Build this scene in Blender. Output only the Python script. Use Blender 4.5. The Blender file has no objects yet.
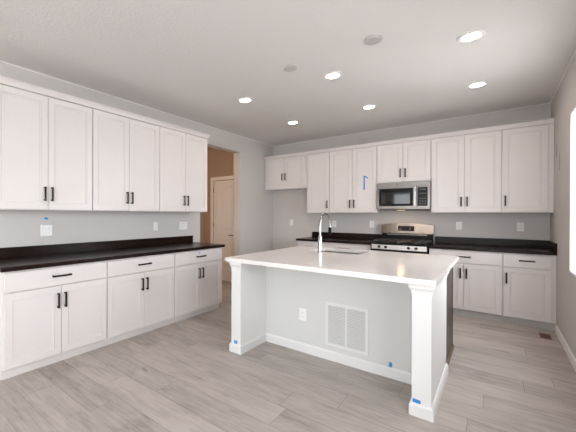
import bpy, bmesh, math, random
from mathutils import Vector, Matrix
sc = bpy.context.scene
col = sc.collection
PI = math.pi
random.seed(7)

# ------------------------------------------------------------------ camera
CAM = Vector((3.5309, -6.0836, 1.3296)); YAW = 0.7256; PITCH = -0.0029; ROLL = 0.0028; F_PX = 325.2; PPX = 207.13
fwd = Vector((-math.sin(YAW) * math.cos(PITCH), math.cos(YAW) * math.cos(PITCH), math.sin(PITCH)))
rgt0 = Vector((math.cos(YAW), math.sin(YAW), 0)); up0 = rgt0.cross(fwd)
rgt = rgt0 * math.cos(ROLL) + up0 * math.sin(ROLL); up = rgt.cross(fwd)
cd = bpy.data.cameras.new('camera'); cam = bpy.data.objects.new('camera', cd); col.objects.link(cam)
m = Matrix((rgt, up, -fwd)).transposed().to_4x4(); m.translation = CAM; cam.matrix_world = m
cd.sensor_fit = 'HORIZONTAL'; cd.sensor_width = 36; cd.lens = F_PX / 576 * 36
cd.shift_x = (288 - PPX) / 576; cd.clip_start = .02
sc.camera = cam

# ------------------------------------------------------------------ light and exposure
SKY_STRENGTH = 7.0; SKY_COLOR = (.955, .96, 1.03)
CAN_STRENGTH = 44.0; CAN_COLOR = (1, .80, .66)
HALL_WATT = 17; HALL_COLOR = (1, .72, .50)
world = bpy.data.worlds.new('world'); sc.world = world; world.use_nodes = True
bg = world.node_tree.nodes['Background']; bg.inputs[0].default_value = (*SKY_COLOR, 1); bg.inputs[1].default_value = SKY_STRENGTH
sc.view_settings.view_transform = 'Standard'; sc.view_settings.look = 'None'
sc.view_settings.exposure = 0.70; sc.view_settings.gamma = 1
sc.view_settings.use_curve_mapping = False
sc.cycles.max_bounces = 10; sc.cycles.diffuse_bounces = 7; sc.cycles.glossy_bounces = 4
sc.cycles.sample_clamp_indirect = 4; sc.cycles.caustics_reflective = False; sc.cycles.caustics_refractive = False
sc.cycles.use_denoising = True
def portal(name, loc, rot, sx, sy):
    l = bpy.data.lights.new(name, 'AREA'); l.shape = 'RECTANGLE'; l.size = sx; l.size_y = sy; l.cycles.is_portal = True
    o = bpy.data.objects.new(name, l); col.objects.link(o); o.location = loc; o.rotation_euler = rot
W = 4.06; H = 2.793; REAR = -10.2
WIN = {'kitchen': (-2.9, -1.525, .80, 2.30), 'living': (-9.6, -7.4, .25, 2.45), 'side': (-5.6, -4.2, .80, 2.30)}   # right wall: y0, y1, z0, z1
PATIO = (.25, 3.5, .0, 2.3)                                              # rear wall: x0, x1, z0, z1
for n, (a, b, c, d) in WIN.items():
    portal('daylight_' + n, (W + .155, (a + b) / 2, (c + d) / 2), (0, PI / 2, 0), d - c, b - a)
portal('daylight_patio', ((PATIO[0] + PATIO[1]) / 2, REAR - .155, (PATIO[2] + PATIO[3]) / 2), (PI / 2, 0, 0), PATIO[1] - PATIO[0], PATIO[3] - PATIO[2])

# ------------------------------------------------------------------ materials
def mat(name, rgb, rough=.5, metal=0, spec=.5, bump=0, bscale=200, var=0, vscale=3, coat=0, emit=None, estr=0):
    mt = bpy.data.materials.new(name); mt.use_nodes = True; nt = mt.node_tree; b = nt.nodes['Principled BSDF']
    b.inputs['Base Color'].default_value = (*rgb, 1); b.inputs['Roughness'].default_value = rough; b.inputs['Metallic'].default_value = metal
    b.inputs['Specular IOR Level'].default_value = spec; b.inputs['Coat Weight'].default_value = coat; b.inputs['Coat Roughness'].default_value = .1
    if emit: b.inputs['Emission Color'].default_value = (*emit, 1); b.inputs['Emission Strength'].default_value = estr
    tc = nt.nodes.new('ShaderNodeTexCoord')
    if var:
        n = nt.nodes.new('ShaderNodeTexNoise'); n.inputs['Scale'].default_value = vscale; n.inputs['Detail'].default_value = 4
        r = nt.nodes.new('ShaderNodeValToRGB'); nt.links.new(tc.outputs['Object'], n.inputs['Vector']); nt.links.new(n.outputs[0], r.inputs[0])
        r.color_ramp.elements[0].position = .3; r.color_ramp.elements[1].position = .7
        r.color_ramp.elements[0].color = (*[c * (1 - var) for c in rgb], 1); r.color_ramp.elements[1].color = (*[min(1, c * (1 + var)) for c in rgb], 1)
        nt.links.new(r.outputs[0], b.inputs['Base Color'])
    if bump:
        n = nt.nodes.new('ShaderNodeTexNoise'); n.inputs['Scale'].default_value = bscale; n.inputs['Detail'].default_value = 3
        bp = nt.nodes.new('ShaderNodeBump'); bp.inputs['Strength'].default_value = bump; bp.inputs['Distance'].default_value = .003
        nt.links.new(tc.outputs['Object'], n.inputs['Vector']); nt.links.new(n.outputs[0], bp.inputs['Height']); nt.links.new(bp.outputs[0], b.inputs['Normal'])
    return mt
M = {
 'wall': mat('wall_paint', (.585, .56, .54), .85, spec=.2, bump=.25, bscale=120),
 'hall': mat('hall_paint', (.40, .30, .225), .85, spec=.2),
 'ceiling': mat('ceiling_paint', (.715, .695, .68), .9, spec=.15, bump=1.0, bscale=60),
 'white': mat('cabinet_white', (.71, .675, .66), .38, var=.012, vscale=5),
 'trim': mat('trim_white', (.84, .82, .80), .4),
 'island_white': mat('island_white', (.74, .735, .725), .45),
 'island_gray': mat('island_gray', (.645, .65, .63), .7, spec=.3, bump=.15, bscale=150),
 'dark_top': mat('dark_counter', (.015, .008, .0055), .24, spec=.13, var=.2, vscale=25),
 'quartz': mat('white_quartz', (.83, .79, .765), .12, var=.02, vscale=30),
 'bronze': mat('dark_bronze', (.022, .018, .016), .4, metal=.6),
 'black': mat('black_enamel', (.006, .006, .006), .4, spec=.12),
 'grate': mat('cast_iron', (.045, .043, .04), .35, spec=.8, bump=.3, bscale=400),
 'panelblack': mat('panel_black', (.012, .012, .013), .45, spec=.25),
 'glassblack': mat('black_glass', (.008, .008, .009), .05, spec=.4),
 'steel': mat('brushed_steel', (.42, .39, .365), .30, metal=1, var=.05, vscale=40),
 'appliance': mat('appliance_steel', (.19, .172, .158), .30, metal=1, var=.05, vscale=40),
 'guard': mat('backguard_steel', (.11, .085, .068), .13, metal=1),
 'chrome': mat('chrome', (.50, .50, .50), .12, metal=1),
 'plate': mat('white_plastic', (.86, .85, .83), .35),
 'socket_slot': mat('socket_slot', (.35, .34, .33), .6),
 'slot': mat('dark_slot', (.05, .05, .05), .6),
 'tape': mat('blue_tape', (.04, .27, .62), .7, var=.1, vscale=60),
 'espresso': mat('espresso_panel', (.035, .022, .017), .3, spec=.3, var=.25, vscale=12),
 'shoe': mat('brown_shoe', (.17, .10, .065), .5, var=.2, vscale=20),
 'register': mat('register_brown', (.20, .06, .03), .5),
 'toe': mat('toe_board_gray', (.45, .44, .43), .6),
 'grille': mat('grille_white', (.62, .62, .60), .45),
 'duct': mat('duct_gray', (.22, .22, .22), .8),
 'screen': mat('green_digits', (.02, .02, .02), .1, coat=1),
 'button': mat('key_gray', (.35, .35, .35), .5),
 'lens': mat('lamp_lens', (.9, .9, .9), .4, emit=CAN_COLOR, estr=CAN_STRENGTH),
 'cover': mat('cover_gray', (.50, .485, .47), .6),
 'ground': mat('patio_ground', (.72, .70, .67), .9, var=.2),
 'warmlens': mat('warm_lens', (.8, .6, .4), .4, emit=(1, .62, .3), estr=1.5),
 'bulb': mat('bulb', (.9, .8, .6), .4, emit=(1, .62, .3), estr=8),
}
def glass_mat():
    mt = bpy.data.materials.new('window_glass'); mt.use_nodes = True; nt = mt.node_tree; nt.nodes.clear()
    o = nt.nodes.new('ShaderNodeOutputMaterial'); t = nt.nodes.new('ShaderNodeBsdfTransparent'); g = nt.nodes.new('ShaderNodeBsdfGlossy')
    g.inputs['Roughness'].default_value = .02; t.inputs[0].default_value = (.93, .95, .94, 1)
    mx = nt.nodes.new('ShaderNodeMixShader'); mx.inputs[0].default_value = .06
    nt.links.new(t.outputs[0], mx.inputs[1]); nt.links.new(g.outputs[0], mx.inputs[2]); nt.links.new(mx.outputs[0], o.inputs[0]); return mt
M['glass'] = glass_mat()
def floor_mat():
    mt = bpy.data.materials.new('plank_floor'); mt.use_nodes = True; nt = mt.node_tree; N = nt.nodes.new; L = nt.links.new
    b = nt.nodes['Principled BSDF']; b.inputs['Roughness'].default_value = .42; b.inputs['Specular IOR Level'].default_value = .35
    at = N('ShaderNodeAttribute'); at.attribute_name = 'tone'; sp = N('ShaderNodeSeparateColor'); L(at.outputs['Color'], sp.inputs[0])
    geo = N('ShaderNodeNewGeometry')
    off = N('ShaderNodeVectorMath'); off.operation = 'SCALE'; off.inputs['Scale'].default_value = 37.0; L(at.outputs['Vector'], off.inputs[0])
    add = N('ShaderNodeVectorMath'); add.operation = 'ADD'; L(geo.outputs['Position'], add.inputs[0]); L(off.outputs[0], add.inputs[1])
    def noise(scale, detail, dist, rough=.55):
        mp = N('ShaderNodeMapping'); mp.inputs['Scale'].default_value = scale; L(add.outputs[0], mp.inputs[0])
        n = N('ShaderNodeTexNoise'); n.inputs['Scale'].default_value = 1; n.inputs['Detail'].default_value = detail; n.inputs['Distortion'].default_value = dist; n.inputs['Roughness'].default_value = rough
        L(mp.outputs[0], n.inputs['Vector']); return n.outputs[0]
    g1 = noise((1.3, 13, 1), 5, 1.2); g2 = noise((4, 70, 1), 4, .4); g3 = noise((2.0, 5, 1), 3, 1.6, .65); kn = noise((4.5, 13, 1), 1, .3)
    def mth(op, a, b_, clamp=False):
        n = N('ShaderNodeMath'); n.operation = op; n.use_clamp = clamp
        for i, v in enumerate((a, b_)):
            if isinstance(v, (int, float)): n.inputs[i].default_value = v
            else: L(v, n.inputs[i])
        return n.outputs[0]
    v = mth('ADD', mth('MULTIPLY', mth('SUBTRACT', g1, .5), .62), mth('MULTIPLY', mth('SUBTRACT', g2, .5), .6))
    v = mth('ADD', v, mth('MULTIPLY', mth('SUBTRACT', g3, .5), .7))
    v = mth('ADD', v, mth('MULTIPLY', mth('SUBTRACT', sp.outputs[0], .5), .24))
    knot = mth('MULTIPLY', mth('SUBTRACT', kn, .70, True), 5.0, True)
    v = mth('SUBTRACT', v, mth('MULTIPLY', knot, .6)); v = mth('ADD', v, .5, True)
    r = N('ShaderNodeValToRGB'); L(v, r.inputs[0]); e = r.color_ramp.elements
    e[0].position = 0.02; e[0].color = (.22, .185, .16, 1); e[1].position = 1; e[1].color = (.56, .505, .465, 1)
    k = e.new(.42); k.color = (.395, .35, .318, 1); k = e.new(.66); k.color = (.48, .43, .393, 1)
    L(r.outputs[0], b.inputs['Base Color'])
    bp = N('ShaderNodeBump'); bp.inputs['Strength'].default_value = .25; bp.inputs['Distance'].default_value = .001; L(g2, bp.inputs['Height']); L(bp.outputs[0], b.inputs['Normal'])
    return mt
M['floor'] = floor_mat()
M['gap'] = mat('plank_gap', (.17, .145, .13), .8)

# ------------------------------------------------------------------ mesh helpers
def box(bm, x0, x1, y0, y1, z0, z1, bev=0):
    vs = [bm.verts.new((x, y, z)) for z in (z0, z1) for y in (y0, y1) for x in (x0, x1)]
    fs = [bm.faces.new([vs[i] for i in f]) for f in ((0, 2, 3, 1), (4, 5, 7, 6), (0, 1, 5, 4), (2, 6, 7, 3), (0, 4, 6, 2), (1, 3, 7, 5))]
    if bev:
        es = list({e for f in fs for e in f.edges}); bmesh.ops.bevel(bm, geom=es, offset=bev, segments=2, profile=.7, affect='EDGES')
def loft(bm, rings, cap0=True, cap1=True):
    prev = None; first = None
    for r in rings:
        vs = [bm.verts.new(p) for p in r]
        if prev:
            n = len(vs)
            for i in range(n): bm.faces.new((prev[i], prev[(i + 1) % n], vs[(i + 1) % n], vs[i]))
        else: first = vs
        prev = vs
    if cap0: bm.faces.new(first[::-1])
    if cap1: bm.faces.new(prev)
def rect(x0, x1, y0, y1, z): return [(x0, y0, z), (x1, y0, z), (x1, y1, z), (x0, y1, z)]
def lathe(bm, prof, c=(0, 0, 0), n=24, axis='z', cap0=True, cap1=True):
    rings = []
    for r, h in prof:
        ring = []
        for i in range(n):
            a = 2 * PI * i / n; p = (r * math.cos(a), r * math.sin(a), h)
            if axis == 'y': p = (p[0], h, p[1])
            if axis == 'x': p = (h, p[0], p[1])
            ring.append((p[0] + c[0], p[1] + c[1], p[2] + c[2]))
        rings.append(ring)
    loft(bm, rings, cap0, cap1)
def tube(bm, pts, rad, n=12):
    pts = [Vector(p) for p in pts]; rad = rad if isinstance(rad, list) else [rad] * len(pts); rings = []
    t0 = (pts[1] - pts[0]).normalized(); ref = Vector((1, 0, 0)) if abs(t0.x) < .9 else Vector((0, 1, 0)); nrm = t0.cross(ref).normalized()
    for i, p in enumerate(pts):
        t = (pts[min(i + 1, len(pts) - 1)] - pts[max(i - 1, 0)]).normalized(); nrm = (nrm - t * nrm.dot(t)).normalized(); bn = t.cross(nrm)
        rings.append([p + (nrm * math.cos(2 * PI * k / n) + bn * math.sin(2 * PI * k / n)) * rad[i] for k in range(n)])
    loft(bm, rings)
def prism(bm, poly, axis, a, b):
    def P(u, v, w): return {'x': (w, u, v), 'y': (u, w, v), 'z': (u, v, w)}[axis]
    loft(bm, [[P(u, v, a) for u, v in poly], [P(u, v, b) for u, v in poly]])
def obj(name, bm, m_, parent=None, smooth=None, **tags):
    bmesh.ops.recalc_face_normals(bm, faces=bm.faces)
    me = bpy.data.meshes.new(name); bm.to_mesh(me); bm.free()
    for x in (m_ if isinstance(m_, list) else [m_]): me.materials.append(M[x])
    if smooth:
        me.polygons.foreach_set('use_smooth', [True] * len(me.polygons))
        me.set_sharp_from_angle(angle=math.radians(smooth))
    o = bpy.data.objects.new(name, me); col.objects.link(o)
    if parent: o.parent = parent
    for k, v in tags.items(): o[k] = v
    return o
def thing(name, label, cat, loc=(0, 0, 0), rotz=0, group=None):
    o = bpy.data.objects.new(name, None); col.objects.link(o); o.location = loc; o.rotation_euler = (0, 0, rotz); o.empty_display_size = .1
    o['label'] = label; o['category'] = cat
    if group: o['group'] = group
    return o
def struct(name, bm, m_, parent=None):
    o = obj(name, bm, m_, parent)
    if not parent: o['kind'] = 'structure'
    return o
def clone(root, loc=None, rotz=None, label=None):
    def cp(o, par):
        c = o.copy(); col.objects.link(c); c.parent = par
        for ch in o.children: cp(ch, c)
        return c
    r = cp(root, None)
    if loc: r.location = loc
    if rotz is not None: r.rotation_euler = (0, 0, rotz)
    if label: r['label'] = label
    return r
B = bmesh.new

# ------------------------------------------------------------------ room shell
def wall_cells(bm, axis, p0, p1, s0, s1, z0, z1, holes):
    ss = sorted({s0, s1, *[h[0] for h in holes], *[h[1] for h in holes]}); zs = sorted({z0, z1, *[h[2] for h in holes], *[h[3] for h in holes]})
    for i in range(len(ss) - 1):
        for j in range(len(zs) - 1):
            cs = (ss[i] + ss[i + 1]) / 2; cz = (zs[j] + zs[j + 1]) / 2
            if any(h[0] < cs < h[1] and h[2] < cz < h[3] for h in holes): continue
            if axis == 'x': box(bm, p0, p1, ss[i], ss[i + 1], zs[j], zs[j + 1])
            else: box(bm, ss[i], ss[i + 1], p0, p1, zs[j], zs[j + 1])
OP = (-2.274, -1.19, 0, 2.494)                       # opening to the hall
b = B(); wall_cells(b, 'x', -.15, 0, REAR, 0, 0, H, [OP]); struct('wall_left', b, 'wall')
b = B(); wall_cells(b, 'y', 0, .15, -.15, W + .15, 0, H, []); struct('wall_back', b, 'wall')
b = B(); wall_cells(b, 'x', W, W + .15, REAR, 0, 0, H, list(WIN.values())); struct('wall_right', b, 'wall')
b = B(); wall_cells(b, 'y', REAR - .15, REAR, -.15, W + .15, 0, H, [PATIO]); struct('wall_rear', b, 'wall')
b = B(); box(b, -1.25, W + .15, REAR - .15, .15, H, H + .12); struct('ceiling', b, 'ceiling')
# hall walls
b = B(); box(b, -1.25, -1.1, -4.1, -.93, 0, H); struct('wall_hall_side', b, 'hall')
b = B(); wall_cells(b, 'y', -.93, -.80, -1.25, -.15, 0, H, [(-.86, -.25, 0, 2.04)]); struct('wall_hall_end', b, 'hall')
b = B(); box(b, -1.1, -.15, -4.25, -4.1, 0, H); struct('wall_hall_front', b, 'hall')
b = B(); box(b, -1.1, -.15, -.12, -.10, 0, H); box(b, -1.25, -1.1, -.80, -.10, 0, H); struct('wall_closet', b, 'wall')
# floor of wide planks laid along x
def floor():
    bm = B(); lay = bm.loops.layers.float_color.new('tone'); P = .23; L = 1.50; g = .0010; fixed = {9: 3.47, 11: 3.70, 2: 1.24, 1: 1.48, 0: .95, 7: 1.9, 6: 2.72, 5: .9, 4: 2.46, 3: 1.62, 8: 3.0, 10: 1.1}
    tones = {(2, 0): .95, (1, 0): .25, (3, 0): .30}
    row = -22
    while True:
        y0 = -5.20 + P * row; y1 = y0 + P
        if y0 > 0: break
        if y1 > REAR:
            ya, yb = max(y0, REAR), min(y1, 0)
            xl = -1.1 if (ya > -4.1 and yb < -.80) else (-.14 if yb < -.9 and ya > -4.3 else 0)
            off = fixed.get(row, random.uniform(0, L)); k0 = math.floor((xl - off) / L)
            for k in range(k0, 12):
                a, c = off + k * L, off + (k + 1) * L; a, c = max(a, xl), min(c, W)
                if c - a < .002: continue
                t = (tones.get((row, k), random.random()), random.random(), random.random(), 1)
                f = bm.faces.new([bm.verts.new(v) for v in ((a + g, ya + g, 0), (c - g, ya + g, 0), (c - g, yb - g, 0), (a + g, yb - g, 0))])
                for lp in f.loops: lp[lay] = t
        row += 1
    n = len(bm.faces); box(bm, -1.1, W, REAR, 0, -.05, -.0012); bm.faces.ensure_lookup_table()
    for i in range(n, len(bm.faces)): bm.faces[i].material_index = 1
    me = bpy.data.meshes.new('floor'); bm.to_mesh(me); bm.free(); me.materials.append(M['floor']); me.materials.append(M['gap'])
    o = bpy.data.objects.new('floor', me); col.objects.link(o); o['kind'] = 'structure'
floor()
b = B(); box(b, -12, 18, -26, 10, -.30, -.22); struct('ground', b, 'ground')
# painted bead where walls meet the ceiling
def bead(name, p0, p1, nx, ny, s=.009):
    bm = B(); rings = []
    for p in (p0, p1): rings.append([(p[0], p[1], H), (p[0] + nx * s, p[1] + ny * s, H), (p[0], p[1], H - s)])
    loft(bm, rings); struct(name, bm, 'trim')
bead('trim_1', (0, REAR), (0, 0), 1, 0); bead('trim_2', (0, 0), (W, 0), 0, -1); bead('trim_3', (W, REAR), (W, 0), -1, 0)
# baseboards
def baseboard(name, x0, x1, y0, y1, side, t=.014, h=.085, m_='trim', parent=None, zc=.012):
    bm = B(); e = {'+x': (0, 1, 0, 0), '-x': (1, 0, 0, 0), '+y': (0, 0, 0, 1), '-y': (0, 0, 1, 0)}[side]; c = .008
    loft(bm, [rect(x0, x1, y0, y1, 0), rect(x0, x1, y0, y1, h - zc), rect(x0 + e[0] * c, x1 - e[1] * c, y0 + e[2] * c, y1 - e[3] * c, h)])
    return struct(name, bm, m_, parent)
baseboard('baseboard_left', 0, .014, -1.19, -.015, '+x'); baseboard('baseboard_left_front', 0, .014, REAR, -5.25, '+x')
baseboard('baseboard_back', .0, .868, -.014, 0, '-y'); baseboard('baseboard_right', W - .014, W, REAR, -.66, '-x')
baseboard('baseboard_hall', -1.1, -1.086, -4.1, -.93, '+x'); baseboard('baseboard_hall_end', -1.086, -.935, -.944, -.93, '-y')
# windows
def window(name, y0, y1, z0, z1, mull):
    bm = B(); x0, x1 = W, W + .15; t = .02
    box(bm, x0 - .006, x1, y1 - t, y1, z0, z1); box(bm, x0 - .006, x1, y0, y0 + t, z0, z1); box(bm, x0 - .006, x1, y0 + t, y1 - t, z1 - t, z1); box(bm, x0 - .006, x1, y0 + t, y1 - t, z0, z0 + t)
    w = struct(name, bm, 'trim')
    bm = B(); fx0, fx1 = W + .09, W + .13; s = .045
    a0, a1, c0, c1 = y0 + t, y1 - t, z0 + t, z1 - t
    box(bm, fx0, fx1, a0, a0 + s, c0, c1); box(bm, fx0, fx1, a1 - s, a1, c0, c1); box(bm, fx0, fx1, a0 + s, a1 - s, c0, c0 + s); box(bm, fx0, fx1, a0 + s, a1 - s, c1 - s, c1)
    for k in range(1, mull): yy = a0 + (a1 - a0) * k / mull; box(bm, fx0, fx1, yy - .03, yy + .03, c0 + s, c1 - s)
    obj('window_frame', bm, 'trim', w)
    bm = B(); box(bm, W + .108, W + .112, a0 + s, a1 - s, c0 + s, c1 - s); obj('window_pane', bm, 'glass', w)
window('window_1', *WIN['kitchen'], 2); window('window_2', *WIN['living'], 3); window('window_3', *WIN['side'], 2)
bm = B(); x0, x1, z0, z1 = PATIO
box(bm, x0, x0 + .07, REAR - .12, REAR - .02, z0, z1); box(bm, x1 - .07, x1, REAR - .12, REAR - .02, z0, z1); box(bm, x0 + .07, x1 - .07, REAR - .12, REAR - .02, z1 - .07, z1)
box(bm, x0 + .07, x1 - .07, REAR - .12, REAR - .02, z0, z0 + .05)
for k in (1, 2): xx = x0 + (x1 - x0) * k / 3; box(bm, xx - .05, xx + .05, REAR - .11, REAR - .03, z0 + .05, z1 - .07)
dr = struct('door_1', bm, 'trim'); bm = B(); box(bm, x0 + .07, x1 - .07, REAR - .072, REAR - .068, .05, z1 - .07); obj('door_pane', bm, 'glass', dr)

# ------------------------------------------------------------------ cabinet parts (front is local -y)
def shaker(bm, x0, x1, z0, z1, yf, th=.019, st=.058):
    def R(i, y): return [(x0 + i, y, z0 + i), (x1 - i, y, z0 + i), (x1 - i, y, z1 - i), (x0 + i, y, z1 - i)]
    loft(bm, [R(0, yf + th), R(0, yf + .002), R(.002, yf), R(st, yf), R(st + .0008, yf + .006), R(st + .0033, yf + .006), R(st + .0043, yf + .0035), R(st + .0165, yf + .0035), R(st + .0173, yf + .0075)])
def slab(bm, x0, x1, z0, z1, yf, th=.019):
    def R(i, y): return [(x0 + i, y, z0 + i), (x1 - i, y, z0 + i), (x1 - i, y, z1 - i), (x0 + i, y, z1 - i)]
    loft(bm, [R(0, yf + th), R(0, yf + .003), R(.003, yf)])
def pull(bm, x, z, yf, length, vert):
    w = .008; d = .030; h = length / 2
    if vert:
        box(bm, x - w, x + w, yf - d, yf - d + .009, z - h, z + h, .0015)
        for s in (-1, 1): box(bm, x - w, x + w, yf - d + .008, yf, z + s * (h - .010) - .006, z + s * (h - .010) + .006)
    else:
        box(bm, x - h, x + h, yf - d, yf - d + .009, z - w, z + w, .0015)
        for s in (-1, 1): box(bm, x + s * (h - .010) - .006, x + s * (h - .010) + .006, yf - d + .008, yf, z - w, z + w)
def cabinet(name, label, cat, loc, rotz, w, z0, z1, depth, fronts, group, toe=None, toe_m='white', solid=True):
    """fronts: (kind, x0, x1, z0, z1, handle x or z spec)"""
    t = thing(name, label, cat, loc, rotz, group); yf = -depth; bm = B()
    box(bm, .0005, w - .0005, yf + .020, -.001, z0, z1); obj('cabinet_box', bm, 'white', t)
    if toe:
        bm = B(); box(bm, .0005, w - .0005, -toe, -.02, .0, z0); obj('toe_kick', bm, toe_m, t)
    for f in fronts:
        bm = B()
        if f[0] == 'door': shaker(bm, f[1], f[2], f[3], f[4], yf)
        else: slab(bm, f[1], f[2], f[3], f[4], yf)
        d = obj('door' if f[0] == 'door' else 'drawer_front', bm, 'white', t)
        if f[5]:
            bm = B(); hx, hz, L = f[5]; pull(bm, hx, hz, yf, L, f[0] == 'door'); obj('handle', bm, 'bronze', d, label='flat dark bronze bar pull')
    return t
G = .0024
def upper_two(w, z0=1.378, z1=2.449, e0=.005, e1=.005, hz=1.525, L=.135):
    mid = e0 + (w - e0 - e1) / 2
    return [('door', e0, mid - G, z0, z1, (mid - .033, hz, L)), ('door', mid + G, w - e1, z0, z1, (mid + .033, hz, L))]
def base_fronts(w, two=True, side='l', dl=.17, single_r=None):
    mid = w / 2; r = [('drawer', .006, w - .006, .706, .862, (mid, .79, dl))]
    if two: r += [('door', .006, mid - G, .092, .698, (mid - .032, .572, .135)), ('door', mid + G, w - .006, .092, .698, (mid + .032, .572, .135))]
    else: r += [('door', .006, w - .006, .092, .698, ((.036 if side == 'l' else w - .036), .565, .135))]
    return r
Q = PI / 2
Y0 = -5.232; CW = .9144
lw = ['nearest the camera', 'in the middle of the row', 'at the far end beside the hall opening']
for k in range(3):
    cabinet('wall_cabinet', 'white two-door upper cabinet on the left wall, ' + lw[k], 'cabinet', (0, Y0 + k * CW, 0), Q, CW, 1.372, 2.455, .35, upper_two(CW), 'upper cabinets on the left wall')
    cabinet('base_cabinet', 'white base cabinet on the left wall, ' + lw[k], 'cabinet', (0, Y0 + k * CW, 0), Q, CW, .088, .876, .635, base_fronts(CW), 'base cabinets along the left wall', toe=.575)
# back wall uppers
gU = 'upper cabinets on the back wall'
cabinet('wall_cabinet', 'short white two-door cabinet over the empty fridge space in the far left corner', 'cabinet', (.004, 0, 0), 0, .898, 1.843, 2.455, .35,
        upper_two(.898, 1.908, 2.449, .03, .05, 2.075, .13), gU)
cabinet('wall_cabinet', 'narrow single-door white upper cabinet right of the fridge space', 'cabinet', (.905, 0, 0), 0, .430, 1.372, 2.455, .35,
        [('door', .02, .425, 1.378, 2.449, (.392, 1.525, .135))], gU)
cabinet('wall_cabinet', 'white two-door upper cabinet with blue tape, left of the microwave', 'cabinet', (1.335, 0, 0), 0, .770, 1.372, 2.455, .35, upper_two(.770, e1=.012), gU)
cabinet('wall_cabinet', 'short white two-door cabinet directly above the microwave', 'cabinet', (2.105, 0, 0), 0, .717, 1.843, 2.455, .35, upper_two(.717, 1.850, 2.449, hz=1.985), gU)
cabinet('wall_cabinet', 'white two-door upper cabinet right of the microwave', 'cabinet', (2.822, 0, 0), 0, .766, 1.372, 2.455, .35, upper_two(.766), gU)
cabinet('wall_cabinet', 'single-door white upper cabinet in the far right corner', 'cabinet', (3.588, 0, 0), 0, W - 3.588 - .002, 1.372, 2.455, .35,
        [('door', .005, .422, 1.378, 2.449, (.036, 1.525, .135))], gU)
# back wall bases
gB = 'base cabinets along the back wall'
cabinet('base_cabinet', 'narrow white base cabinet beside the fridge space, left end of the back counter', 'cabinet', (.872, 0, 0), 0, .429, .088, .876, .635, base_fronts(.429, False, 'r', .15), gB, toe=.60, toe_m='toe')
cabinet('base_cabinet', 'white base cabinet on the back wall just left of the range', 'cabinet', (1.301, 0, 0), 0, .791, .088, .876, .635, base_fronts(.791), gB, toe=.60, toe_m='toe')
cabinet('base_cabinet', 'white two-door base cabinet on the back wall just right of the range', 'cabinet', (2.834, 0, 0), 0, .766, .088, .876, .635, base_fronts(.766, dl=.15), gB, toe=.60, toe_m='toe')
w = W - 3.6 - .002
cabinet('base_cabinet', 'white single-door base cabinet in the far right corner above the floor register', 'cabinet', (3.6, 0, 0), 0, w, .088, .876, .635,
        [('drawer', .006, .42, .706, .862, (.213, .79, .14)), ('door', .006, .42, .092, .698, (.034, .565, .135))], gB, toe=.60, toe_m='toe')
# crown mouldings
def crown(label, loc, rotz, L, o0, o1):
    bm = B(); d = .352
    prof = [(.0, 2.4555), (.004, 2.457), (.006, 2.468), (.014, 2.484), (.026, 2.497), (.031, 2.500), (.031, 2.512)]
    loft(bm, [rect(-o * o0, L + o * o1, -d - o, -.001, z) for o, z in prof])
    ob = obj('crown_moulding', bm, 'white', None, label=label, category='moulding', group='crown mouldings above the cabinets'); ob.location = loc; ob.rotation_euler = (0, 0, rotz)
crown('white crown moulding along the top of the left wall cabinets', (0, Y0, 0), Q, 3 * CW, 1, 1)
crown('white crown moulding along the top of the back wall cabinets', (.004, 0, 0), 0, W - .006, 0, 0)

# dark countertops with backsplash
def rounded_slab(bm, x0, x1, y0, y1, z0, z1): box(bm, x0, x1, y0, y1, z0, z1, .006)
t = thing('countertop', 'long dark brown countertop over the left wall cabinets', 'countertop', (0, 0, 0), 0, 'dark countertops')
bm = B(); rounded_slab(bm, .001, .655, -5.255, -2.452, .8762, .914); obj('worktop', bm, 'dark_top', t)
bm = B(); box(bm, .0005, .02, -5.255, -2.452, .914, 1.012, .002); obj('backsplash', bm, 'dark_top', t)
t = thing('countertop', 'dark brown countertop on the back wall left of the range', 'countertop', (0, 0, 0), 0, 'dark countertops')
bm = B(); rounded_slab(bm, .848, 2.094, -.655, -.001, .8762, .914); obj('worktop', bm, 'dark_top', t)
bm = B(); box(bm, .872, 2.094, -.02, -.0005, .914, 1.014, .002); obj('backsplash', bm, 'dark_top', t)
t = thing('countertop', 'dark brown countertop right of the range running into the corner', 'countertop', (0, 0, 0), 0, 'dark countertops')
bm = B(); rounded_slab(bm, 2.836, W - .001, -.655, -.001, .8762, .914); obj('worktop', bm, 'dark_top', t)
bm = B(); box(bm, 2.836, W - .0205, -.02, -.0005, .914, 1.014, .002); obj('backsplash', bm, 'dark_top', t)
bm = B(); box(bm, W - .02, W - .0005, -.65, -.0005, .914, 1.014, .002); obj('side_splash', bm, 'dark_top', t)

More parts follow.
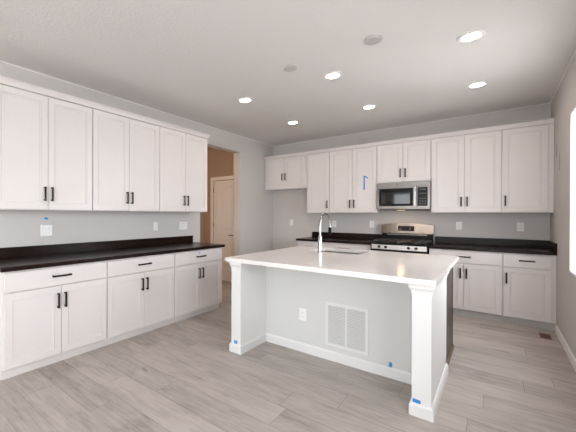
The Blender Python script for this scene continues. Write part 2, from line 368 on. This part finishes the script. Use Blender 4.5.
# ------------------------------------------------------------------ island
IX0, IX1, IYF, IYW, IYE, IYB = 1.600, 3.224, -3.545, -3.09, -2.69, -1.93
isl = thing('kitchen_island', 'kitchen island with pale grey recessed wall, white end posts and dark end panel', 'island', ((IX0 + IX1) / 2, -2.7, 0))
isl_off = Vector(isl.location)
def iobj(name, bm, m_, **k):
    for v in bm.verts: v.co -= isl_off
    return obj(name, bm, m_, k.pop('parent', isl), **k)
bm = B(); box(bm, IX0 + .105, IX1 - .105, IYW, IYE, .0, .876); iobj('seating_wall', bm, 'island_gray', label='pale grey painted recessed wall')
for s in (0, 1):
    x0, x1 = (IX0, IX0 + .110) if s == 0 else (IX1 - .110, IX1)
    bm = B(); box(bm, x0, x1, IYF, IYE, 0, .876, .003); p = iobj('end_post', bm, 'island_white', label='white end post')
    bm = B(); t = .014; c = .008
    # base wrap: front, outer side (full), inner side up to the recessed wall
    loft(bm, [rect(x0 - t, x1 + t, IYF - t, IYF + .0, z) if z < .075 else rect(x0 - t + c, x1 + t - c, IYF - t + c, IYF, z) for z in (0, .070, .085)])
    xi, xo = ((x1, x1 + t), (x0 - t, x0)) if s == 0 else ((x0 - t, x0), (x1, x1 + t))
    loft(bm, [rect(xo[0], xo[1], IYF, IYE, 0), rect(xo[0], xo[1], IYF, IYE, .070), rect(xo[0] + (c if s == 0 else 0), xo[1] - (c if s else 0), IYF, IYE, .085)])
    loft(bm, [rect(xi[0], xi[1], IYF, IYW, 0), rect(xi[0], xi[1], IYF, IYW, .070), rect(xi[0] + (c if s else 0), xi[1] - (c if s == 0 else 0), IYF, IYW, .085)])
    o = iobj('baseboard', bm, 'island_white', parent=p)
    bm = B(); prof = [(.0005, .812), (.005, .814), (.005, .824), (.008, .836), (.013, .845), (.017, .850), (.017, .876)]
    loft(bm, [rect(x0 - o_, x1 + o_, IYF - o_, (IYE if s else IYW + .02), z) for o_, z in prof]); iobj('post_cap', bm, 'island_white', parent=p)
bm = B(); loft(bm, [rect(IX0 + .124, IX1 - .124, IYW - .014, IYW, 0), rect(IX0 + .124, IX1 - .124, IYW - .014, IYW, .07), rect(IX0 + .124, IX1 - .124, IYW - .006, IYW, .085)])
iobj('baseboard', bm, 'island_white')
XE = 3.206
bm = B(); box(bm, XE - .018, XE, IYE + .001, IYB, .0, .876); iobj('end_panel', bm, 'espresso', label='dark glossy end panel')
bm = B(); box(bm, IX0 + .02, IX0 + .038, IYE + .001, IYB, .0, .876); iobj('end_panel', bm, 'espresso')
bm = B(); box(bm, XE, XE + .002, IYB - .045, IYB + .001, .0, .876); iobj('edge_strip', bm, 'black')
bm = B(); prism(bm, [(XE + .0005, .0), (XE + .018, .0), (XE + .013, .013), (XE + .0005, .019)], 'y', IYE, IYB); iobj('shoe_moulding', bm, 'shoe', label='brown shoe moulding')
bm = B(); box(bm, IX0 + .038, XE - .018, IYB - .02, IYB - .002, .09, .876); box(bm, IX0 + .038, XE - .018, IYB - .09, IYB - .075, 0, .09); box(bm, IX0 + .038, XE - .018, IYE + .001, IYB - .02, .09, .11)
iobj('cabinet_box', bm, 'white')
n = 4; ww = (XE - .018 - IX0 - .038) / n
for k in range(n):
    x0 = IX0 + .038 + k * ww; bm = B(); shaker(bm, x0 + .003, x0 + ww - .003, .095, .868, 0)
    for v in bm.verts: v.co.y = IYB + .018 - v.co.y
    d = iobj('door', bm, 'white'); bm = B(); pull(bm, x0 + (ww - .035 if k % 2 == 0 else .035), .75, 0, .135, True)
    for v in bm.verts: v.co.y = IYB + .018 - v.co.y
    iobj('handle', bm, 'bronze', parent=d)
# island top with sink cutout
TX0, TX1, TY0, TY1 = 1.552, 3.252, -3.585, -1.895; SX0, SX1, SY0, SY1 = 1.91, 2.445, -2.43, -1.99
def slab_hole(bm, xs, ys, z0, z1):
    vt = {}
    for k, z in enumerate((z0, z1)):
        for i, x in enumerate(xs):
            for j, y in enumerate(ys): vt[i, j, k] = bm.verts.new((x, y, z))
    for i in range(3):
        for j in range(3):
            if (i, j) == (1, 1): continue
            bm.faces.new([vt[a] for a in ((i, j, 1), (i + 1, j, 1), (i + 1, j + 1, 1), (i, j + 1, 1))]); bm.faces.new([vt[a] for a in ((i, j, 0), (i, j + 1, 0), (i + 1, j + 1, 0), (i + 1, j, 0))])
    def side(a, c): bm.faces.new([vt[(*a, 0)], vt[(*c, 0)], vt[(*c, 1)], vt[(*a, 1)]])
    for i in range(3): side((i, 0), (i + 1, 0)); side((i, 3), (i + 1, 3)); side((0, i), (0, i + 1)); side((3, i), (3, i + 1))
    side((1, 1), (2, 1)); side((1, 2), (2, 2)); side((1, 1), (1, 2)); side((2, 1), (2, 2))
bm = B(); slab_hole(bm, [TX0, SX0, SX1, TX1], [TY0, SY0, SY1, TY1], .8764, .916)
o = obj('island_countertop', bm, 'quartz', None, label='white quartz countertop covering the island, with sink cutout', category='countertop')
bv = o.modifiers.new('bevel', 'BEVEL'); bv.width = .004; bv.segments = 2; bv.limit_method = 'ANGLE'
bm = B(); g = .006
loft(bm, [rect(SX0 - .02, SX1 + .02, SY0 - .02, SY1 + .02, .8730), rect(SX0 - g, SX1 + g, SY0 - g, SY1 + g, .8730), rect(SX0 - g, SX1 + g, SY0 - g, SY1 + g, .70), rect(SX0 + .02, SX1 - .02, SY0 + .02, SY1 - .02, .68),
          ], cap0=False)
sk = obj('sink_bowl', bm, 'steel'); md = sk.modifiers.new('s', 'SOLIDIFY'); md.thickness = .002; md.offset = -1
sk.name = 'kitchen_sink'; sk['label'] = 'stainless undermount sink set into the island countertop'; sk['category'] = 'sink'
bm = B(); lathe(bm, [(.042, .6805), (.042, .684), (.03, .682)], ((SX0 + SX1) / 2, (SY0 + SY1) / 2, 0)); obj('drain', bm, 'chrome', sk)
# faucet
t = thing('kitchen_faucet', 'tall chrome gooseneck faucet with black-tipped spray head on the island', 'faucet', (2.07, -2.54, .916))
bm = B(); lathe(bm, [(.027, 0), (.027, .008), (.0215, .014), (.021, .10), (.0195, .175), (.011, .19)]); obj('faucet_body', bm, 'chrome', t, 40)
pts = [(0, 0, .185), (0, 0, .25), (0, 0, .295)]; R = .142
for k in range(1, 13): a = PI - PI * k / 12; pts.append((0, R + R * math.cos(a), .295 + R * math.sin(a)))
pts.append((0, 2 * R, .287))
bm = B(); tube(bm, pts, .0105); obj('spout', bm, 'chrome', t, 60)
bm = B(); lathe(bm, [(.0135, .292), (.017, .283), (.017, .275)], (0, 2 * R, 0)); sh = obj('spray_head', bm, 'chrome', t, 40)
bm = B(); lathe(bm, [(.0172, .2745), (.0185, .20), (.016, .188)], (0, 2 * R, 0)); obj('spray_tip', bm, 'black', sh, 40, label='black lower half of the spray head')
bm = B(); tube(bm, [(-.015, .010, .12), (-.027, .020, .123)], .011); tube(bm, [(-.027, .020, .123), (-.024, .05, .15), (-.018, .09, .17)], [.008, .006, .005]); obj('lever', bm, 'chrome', t, 40)

# ------------------------------------------------------------------ range
RX0, RX1 = 2.100, 2.830
t = thing('gas_range', 'stainless gas range with black cooktop between the back counters', 'range', (RX0, 0, 0)); rw = RX1 - RX0
bm = B(); box(bm, .002, rw - .002, -.64, -.02, .02, .905); obj('body', bm, 'black', t)
bm = B(); slab(bm, .004, rw - .004, .235, .772, -.675, .035); od = obj('oven_door', bm, 'appliance', t)
bm = B(); box(bm, .10, rw - .10, -.677, -.674, .33, .66); obj('oven_window', bm, 'glassblack', od)
bm = B(); tube(bm, [(.06, -.72, .735), (rw - .06, -.72, .735)], .011)
for x in (.08, rw - .08): tube(bm, [(x, -.72, .735), (x, -.675, .735)], .008)
obj('oven_handle', bm, 'appliance', od, 50)
bm = B(); slab(bm, .004, rw - .004, .03, .225, -.672, .03); obj('storage_drawer', bm, 'appliance', t)
bm = B(); box(bm, 0, rw, -.690, -.64, .788, .826, .002); box(bm, 0, .012, -.690, -.64, .826, .912, .002); box(bm, rw - .012, rw, -.690, -.64, .826, .912, .002); box(bm, .012, rw - .012, -.680, -.64, .8945, .912, .002); obj('control_frame', bm, 'black', t)
bm = B(); prism(bm, [(-.688, .8265), (-.680, .894), (-.64, .894), (-.64, .8265)], 'x', .0125, rw - .0125)
cp = obj('control_panel', bm, 'steel', t)
for x in (.115, .205, .500, .590):
    bm = B(); lathe(bm, [(.021, -.678), (.021, -.684), (.017, -.686), (.015, -.708), (.010, -.710)], (x, 0, .860), axis='y'); k = obj('knob', bm, 'black', cp, 40)
    bm = B(); box(bm, x - .0025, x + .0025, -.7125, -.706, .861, .874); obj('knob_mark', bm, 'appliance', k)
bm = B(); box(bm, 0, rw, -.675, -.085, .9055, .918, .003); obj('cooktop', bm, 'black', t)
for (x, y, r) in ((.17, -.50, .045), (.17, -.24, .035), (.365, -.37, .05), (.56, -.50, .05), (.56, -.24, .035)):
    bm = B(); lathe(bm, [(r, .9185), (r, .926), (r * .8, .930), (r * .8, .938), (r * .7, .940)], (x, y, 0)); obj('burner', bm, 'grate', t, 40)
for x0, x1 in ((.03, .355), (.375, .70)):
    bm = B(); z = .948; y0, y1 = -.645, -.11
    for yy in (y0, (y0 + y1) / 2, y1): tube(bm, [(x0, yy, z), (x1, yy, z)], .0055, 8)
    for xx in (x0, x0 + (x1 - x0) * .33, x0 + (x1 - x0) * .67, x1): tube(bm, [(xx, y0, z), (xx, y1, z)], .0055, 8)
    for yy in (y0 + .13, y1 - .13): tube(bm, [(x0, yy, z), (x0 + .10, yy, z)], .0055, 8); tube(bm, [(x1, yy, z), (x1 - .10, yy, z)], .0055, 8)
    for xx in (x0, x1):
        for yy in (y0, y1): tube(bm, [(xx, yy, .918), (xx, yy, z)], .006, 8)
    obj('grate', bm, 'grate', t)
bm = B(); box(bm, .012, rw - .012, -.085, -.02, .9, 1.045); 
obj('vent_base', bm, 'black', t)
for k in range(1):
    bm = B()
    for i in range(22): x = .10 + i * (rw - .2) / 21; box(bm, x - .009, x + .009, -.0865, -.085, 1.016, 1.034)
    obj('vent_slots', bm, 'appliance', t)
bm = B(); nseg = 20; top = [(.004 + (rw - .008) * i / nseg, 1.178 + .036 * (1 - (2 * i / nseg - 1) ** 2)) for i in range(nseg + 1)]
poly = [(.004, 1.045), (rw - .004, 1.045)] + top[::-1]
prism(bm, poly, 'y', -.095, -.018); bg_ = obj('backguard', bm, 'guard', t)
bm = B(); box(bm, .250, .475, -.0965, -.0945, 1.085, 1.165); obj('display', bm, 'panelblack', bg_)
for i in range(5):
    for j in (0, 1):
        bm = B(); box(bm, .268 + i * .013 + (0 if i < 3 else .10), .276 + i * .013 + (0 if i < 3 else .10), -.0972, -.0964, 1.10 + j * .025, 1.108 + j * .025); obj('key', bm, 'button', bg_)

# ------------------------------------------------------------------ microwave
MX0, MX1 = 2.1120, 2.8205; mw = MX1 - MX0
t = thing('microwave', 'stainless over-the-range microwave under the short cabinet above the range', 'microwave', (MX0, 0, 0))
MZ0, MZ1 = 1.425, 1.841; yf = -.395
bm = B(); box(bm, 0, mw, yf + .03, -.002, MZ0, MZ1); obj('body', bm, 'appliance', t)
bm = B(); box(bm, .0, mw, yf, yf + .029, MZ1 - .066, MZ1 - .001, .003); tp = obj('top_grille', bm, 'appliance', t)
bm = B(); lathe(bm, [(.015, yf + .001), (.015, yf - .0015), (.012, yf - .002)], (mw * .40, 0, MZ1 - .032), axis='y'); em = obj('emblem', bm, 'slot', tp, label='small round dark emblem')
bm = B(); tube(bm, [(mw * .40 + .0105 * math.cos(a * PI / 8), yf - .0022, MZ1 - .032 + .0105 * math.sin(a * PI / 8)) for a in range(17)], .0012, 6); obj('emblem_ring', bm, 'button', em)
DX = .548
bm = B(); box(bm, .0, DX, yf, yf + .029, MZ0 + .020, MZ1 - .068, .003); dd = obj('door', bm, 'appliance', t)
bm = B(); box(bm, .030, .492, yf - .003, yf + .001, MZ0 + .052, MZ1 - .092, .002); wn = obj('window', bm, 'black', dd)
bm = B(); box(bm, .058, .455, yf - .0045, yf - .0028, MZ0 + .085, MZ1 - .135); obj('pane', bm, 'glassblack', wn)
bm = B(); tube(bm, [(.522, yf - .035, MZ0 + .055), (.522, yf - .035, MZ1 - .075)], .0115)
for z in (MZ0 + .075, MZ1 - .095): tube(bm, [(.522, yf - .035, z), (.522, yf, z)], .008)
obj('handle', bm, 'chrome', dd, 50)
bm = B(); box(bm, DX + .002, mw, yf, yf + .029, MZ0 + .020, MZ1 - .068, .003); cp = obj('control_side', bm, 'appliance', t)
bm = B(); box(bm, DX + .003, mw - .034, yf - .003, yf + .001, MZ0 + .050, MZ1 - .088, .002); kp = obj('control_panel', bm, 'panelblack', cp)
for i in range(3):
    for j in range(5):
        if j == 3: continue
        bm = B(); x = DX + .030 + i * .032; z = MZ0 + .078 + j * .038; box(bm, x, x + .011, yf - .0038, yf - .0028, z, z + .008); obj('key', bm, 'button', cp)
bm = B(); box(bm, DX + .025, DX + .105, yf - .0038, yf - .0028, MZ0 + .285, MZ0 + .305); obj('clock_display', bm, 'screen', kp)
bm = B(); box(bm, 0, mw, yf, yf + .029, MZ0 + .0, MZ0 + .019, .003); obj('bottom_strip', bm, 'appliance', t)
bm = B(); box(bm, .03, mw - .03, yf + .04, -.05, MZ0 - .012, MZ0 - .0005); obj('vent_filter', bm, 'black', t)
bm = B(); box(bm, .27, .37, -.34, -.28, MZ0 - .016, MZ0 - .0125); obj('task_lamp', bm, 'warmlens', t, label='warm glowing cooktop lamp')
ld = bpy.data.lights.new('cooktop_lamp', 'AREA'); ld.energy = .45; ld.color = (1, .6, .32); ld.size = .08
lo = bpy.data.objects.new('cooktop_lamp', ld); col.objects.link(lo); lo.location = (MX0 + .32, -.31, MZ0 - .02)

# ------------------------------------------------------------------ hall door, lamp
D0, D1, DY = -.855, -.255, -.925
bm = B(); box(bm, D0, D1, DY, DY + .035, .004, 2.03); 
dr = struct('door_2', bm, 'trim')
def raised(bm, x0, x1, z0, z1, yf):
    def R(i, y): return [(x0 + i, y, z0 + i), (x1 - i, y, z0 + i), (x1 - i, y, z1 - i), (x0 + i, y, z1 - i)]
    loft(bm, [R(0, yf + .001), R(0, yf - .008), R(.012, yf - .010), R(.020, yf - .001), R(.034, yf - .001), R(.050, yf - .009)])
for z0, z1 in ((.22, .86), (1.02, 1.92)): bm = B(); raised(bm, D0 + .11, D1 - .10, z0, z1, DY); obj('door_panel', bm, 'trim', dr)
bm = B(); lathe(bm, [(.026, DY + .001), (.026, DY - .008), (.010, DY - .012), (.010, DY - .045)], (D1 - .065, 0, .93), axis='y'); tube(bm, [(D1 - .065, DY - .045, .93), (D1 - .175, DY - .048, .93)], [.010, .007]); obj('door_lever', bm, 'bronze', dr, 50)
for z in (.2, 1.12, 1.84): bm = B(); tube(bm, [(D0 - .004, DY - .008, z - .045), (D0 - .004, DY - .008, z + .045)], .008, 8); obj('hinge', bm, 'bronze', dr)
bm = B(); y1 = -.9305
for x0, x1, z0, z1 in ((D0 - .08, D0 - .008, 0, 2.04), (D1 + .008, D1 + .08, 0, 2.04), (D0 - .08, D1 + .08, 2.04, 2.112)): box(bm, x0, x1, y1 - .016, y1, z0, z1, .004)
obj('door_casing', bm, 'trim', dr)
bm = B(); lathe(bm, [(.15, H - .001), (.15, H - .03), (.14, H - .035)], (-.42, -3.1, 0), 32); t = obj('ceiling_lamp', bm, 'steel', None, 40, label='round flush ceiling lamp in the side hall', category='lamp')
bm = B(); lathe(bm, [(.135, H - .034), (.12, H - .07), (.07, H - .095), (.01, H - .10)], (-.42, -3.1, 0), 32); obj('lamp_shade', bm, 'bulb', t, 60)
ld = bpy.data.lights.new('hall_lamp', 'POINT'); ld.energy = HALL_WATT; ld.color = HALL_COLOR; ld.shadow_soft_size = .12
lo = bpy.data.objects.new('hall_lamp', ld); col.objects.link(lo); lo.location = (-.42, -3.1, H - .25)

# ------------------------------------------------------------------ ceiling lights and cover plates
bm = B(); lathe(bm, [(.062, -.001), (.064, -.009), (.078, -.012), (.094, -.007), (.096, 0)], n=40, cap0=False, cap1=False)
can = thing('recessed_light', '', 'ceiling light', (0, 0, H), 0, 'recessed ceiling lights')
obj('trim_ring', bm, 'trim', can, 40); bm = B(); lathe(bm, [(.063, -.004), (.055, -.0055), (.001, -.006)], n=40, cap1=False); obj('lens', bm, 'lens', can)
lights = [(3.375, -2.675, 'lit recessed ceiling light in the near row, right above the island end'), (2.253, -2.67, 'lit recessed ceiling light in the near row, middle'), (1.143, -2.67, 'lit recessed ceiling light in the near row, leftmost'),
          (3.37, -1.375, 'lit recessed ceiling light in the far row, right one before the corner cabinet'), (2.254, -1.37, 'lit recessed ceiling light in the far row, middle, before the microwave'), (1.14, -1.36, 'lit recessed ceiling light in the far row, leftmost, near the short cabinet')]
for i, (x, y, lb) in enumerate(lights):
    if i == 0: can.location = (x, y, H); can['label'] = lb
    else: clone(can, (x, y, H), label=lb)
bm = B(); lathe(bm, [(.066, 0), (.066, -.018), (.060, -.022), (.02, -.023)], n=40); cv = obj('ceiling_cover_plate', bm, 'cover', None, 40, label='round blank ceiling cover plate, larger one in front of the lights', category='cover plate', group='ceiling cover plates'); cv.location = (2.767, -3.155, H)
c2 = cv.copy(); col.objects.link(c2); c2.location = (2.01, -3.14, H); c2['label'] = 'round blank ceiling cover plate, the left one of the two'
cv['label'] = 'round blank ceiling cover plate, the right one of the two'

# ------------------------------------------------------------------ outlets and switches (front is local -y)
def outlet(label, loc, rotz, gangs=1, kind='outlet', name=None, gangkinds=None):
    w = .035 + .0 + .046 * (gangs - 1) / 2; h = .058
    t = thing(name or ('wall_outlet' if kind == 'outlet' else 'light_switch'), label, 'outlet' if kind == 'outlet' else 'switch', loc, rotz, 'outlets and switches')
    def R(i, y): return [(-w + i, y, -h + i), (w - i, y, -h + i), (w - i, y, h - i), (-w + i, y, h - i)]
    bm = B(); loft(bm, [R(0, -.0003), R(0, -.004), R(.003, -.006)]); obj('cover_plate', bm, 'plate', t)
    for g_ in range(gangs):
        cx = (g_ - (gangs - 1) / 2) * .046; kd = gangkinds[g_] if gangkinds else kind
        if kd == 'outlet':
            for dz in (-.020, .020):
                bm = B(); lathe(bm, [(.0165, -.0058), (.0165, -.0075), (.015, -.008)], (cx, 0, dz), 16, axis='y'); so = obj('socket', bm, 'plate', t)
                bm = B(); box(bm, cx - .008, cx - .005, -.0086, -.0078, dz - .003, dz + .007); box(bm, cx + .005, cx + .008, -.0086, -.0078, dz - .003, dz + .007); lathe(bm, [(.0025, -.0078), (.0025, -.0086)], (cx, 0, dz - .009), 8, axis='y'); obj('slots', bm, 'socket_slot', so)
        else:
            bm = B(); box(bm, cx - .018, cx + .018, -.0062, -.0058, -.035, .035); obj('switch_frame', bm, 'socket_slot', t)
            bm = B(); prism(bm, [(-.0062, -.033), (-.0085, -.033), (-.0065, 0), (-.010, .033), (-.0062, .033)], 'x', cx - .016, cx + .016); obj('rocker', bm, 'plate', t)
    return t
outlet('white two-gang plate on the left wall near the camera, under blue tape', (0, -4.648, 1.163), Q, 2, 'switch', gangkinds=['switch', 'outlet'])
outlet('white single outlet on the left wall between counter and upper cabinets', (0, -3.182, 1.172), Q)
outlet('white wide three-gang switch plate on the left wall by the hall opening', (0, -2.645, 1.168), Q, 3, 'switch')
outlet('white single outlet on the back wall inside the fridge space', (.427, 0, 1.183), 0)
outlet('white single outlet on the back wall behind the faucet', (1.290, 0, 1.172), 0)
outlet('white single outlet on the back wall just left of the range', (1.935, 0, 1.180), 0)
outlet('white single outlet on the back wall just right of the range', (3.125, 0, 1.182), 0)
outlet('white single outlet on the back wall near the right corner', (3.783, 0, 1.182), 0)
outlet('white outlet on the grey island wall left of the vent grille', (2.127, IYW, .362), 0)
outlet('small light switch on the hall wall seen through the opening', (-1.10, -1.26, 1.20), Q, 1, 'switch')

# ------------------------------------------------------------------ return air grille on the island, floor register
VX0, VX1, VZ0, VZ1 = 2.353, 2.722, .133, .527
t = thing('return_air_grille', 'white two-panel return air grille on the grey island wall', 'vent', ((VX0 + VX1) / 2, IYW, VZ0)); ox = (VX0 + VX1) / 2
bm = B(); w = (VX1 - VX0) / 2; h = VZ1 - VZ0; s = .024
for x0, x1, z0, z1 in ((-w, -w + s, 0, h), (w - s, w, 0, h), (-w + s, w - s, 0, s), (-w + s, w - s, h - s, h), (-.008, .008, s, h - s)): box(bm, x0, x1, -.009, -.0005, z0, z1, .0015)
obj('frame', bm, 'island_white', t)
bm = B(); box(bm, -w + s, w - s, -.0012, -.0005, s, h - s); obj('backing', bm, 'duct', t)
for a, c in ((-w + s, -.008), (.008, w - s)):
    bm = B(); nn = 26
    for i in range(nn):
        z = s + (h - 2 * s) * (i + .5) / nn; prism(bm, [(-.0075, z - .005), (-.0066, z - .005), (-.0020, z + .0045), (-.0029, z + .0045)], 'x', a, c)
    obj('louvres', bm, 'grille', t)
t = thing('floor_register', 'small dark red-brown floor register in front of the corner cabinet', 'vent', (3.947, -.912, 0))
bm = B(); box(bm, -.045, .045, -.095, .095, .0, .004, .001); obj('plate', bm, 'register', t)
bm = B()
for i in range(9): box(bm, -.034, .034, -.083 + i * .019, -.073 + i * .019, .0041, .0046)
obj('slots', bm, 'slot', t)

# ------------------------------------------------------------------ blue tape bits and small marks
def flat(name, label, cat, poly, axis, p, d, m_='tape', group='pieces of blue tape'):
    bm = B(); prism(bm, poly, axis, p, p + d); obj(name, bm, m_, None, label=label, category=cat, group=group)
def quad(a0, a1, z0, z1, sl=0): return [(a0, z0), (a1, z0 + sl), (a1, z1 + sl), (a0, z1)]
flat('blue_tape', 'blue tape piece on the left wall above the two-gang plate', 'tape', [(-4.672, 1.283), (-4.640, 1.275), (-4.625, 1.286), (-4.640, 1.300), (-4.668, 1.302)], 'x', .0002, .0008)
flat('blue_tape', 'tiny dark blue tape piece above the handle of the far left-wall drawer', 'tape', quad(-2.972, -2.955, .825, .845), 'x', .6352, .0008)
flat('blue_tape', 'long vertical strip of blue tape on the upper cabinet door left of the microwave', 'tape', quad(1.897, 1.918, 1.752, 1.985), 'y', -.3502, -.0008)
flat('blue_tape', 'short slanted strip of blue tape at the head of the vertical strip', 'tape', [(1.918, 1.965), (1.968, 1.930), (1.968, 1.948), (1.918, 1.985)], 'y', -.3502, -.0008)
flat('blue_tape', 'blue tape with dark spot on the foot of the left island post', 'tape', quad(IX0 + .035, IX0 + .075, .086, .118), 'y', IYF - .0002, -.0008)
flat('blue_tape', 'blue tape on the foot of the right island post', 'tape', quad(IX1 - .103, IX1 - .058, .087, .112, -.004), 'y', IYF - .0002, -.0008)
flat('blue_tape', 'blue tape above the recessed baseboard right of the air grille', 'tape', [(2.875, .088), (2.89, .084), (2.905, .092), (2.902, .125), (2.878, .128), (2.882, .107)], 'y', IYW - .0002, -.0008)
flat('wall_mark', 'upper dark vertical mark on the right wall by the corner cabinet', 'mark', quad(-.55, -.532, 2.02, 2.16), 'x', W - .0002, -.0006, 'slot', 'small dark marks')
flat('wall_mark', 'lower dark vertical mark on the right wall near the window', 'mark', quad(-.805, -.787, 1.84, 2.03), 'x', W - .0002, -.0006, 'slot', 'small dark marks')
flat('wall_mark', 'small dark spot on the left side of the short corner cabinet door', 'mark', quad(.045, .058, 2.02, 2.035), 'y', -.3502, -.0006, 'slot', 'small dark marks')
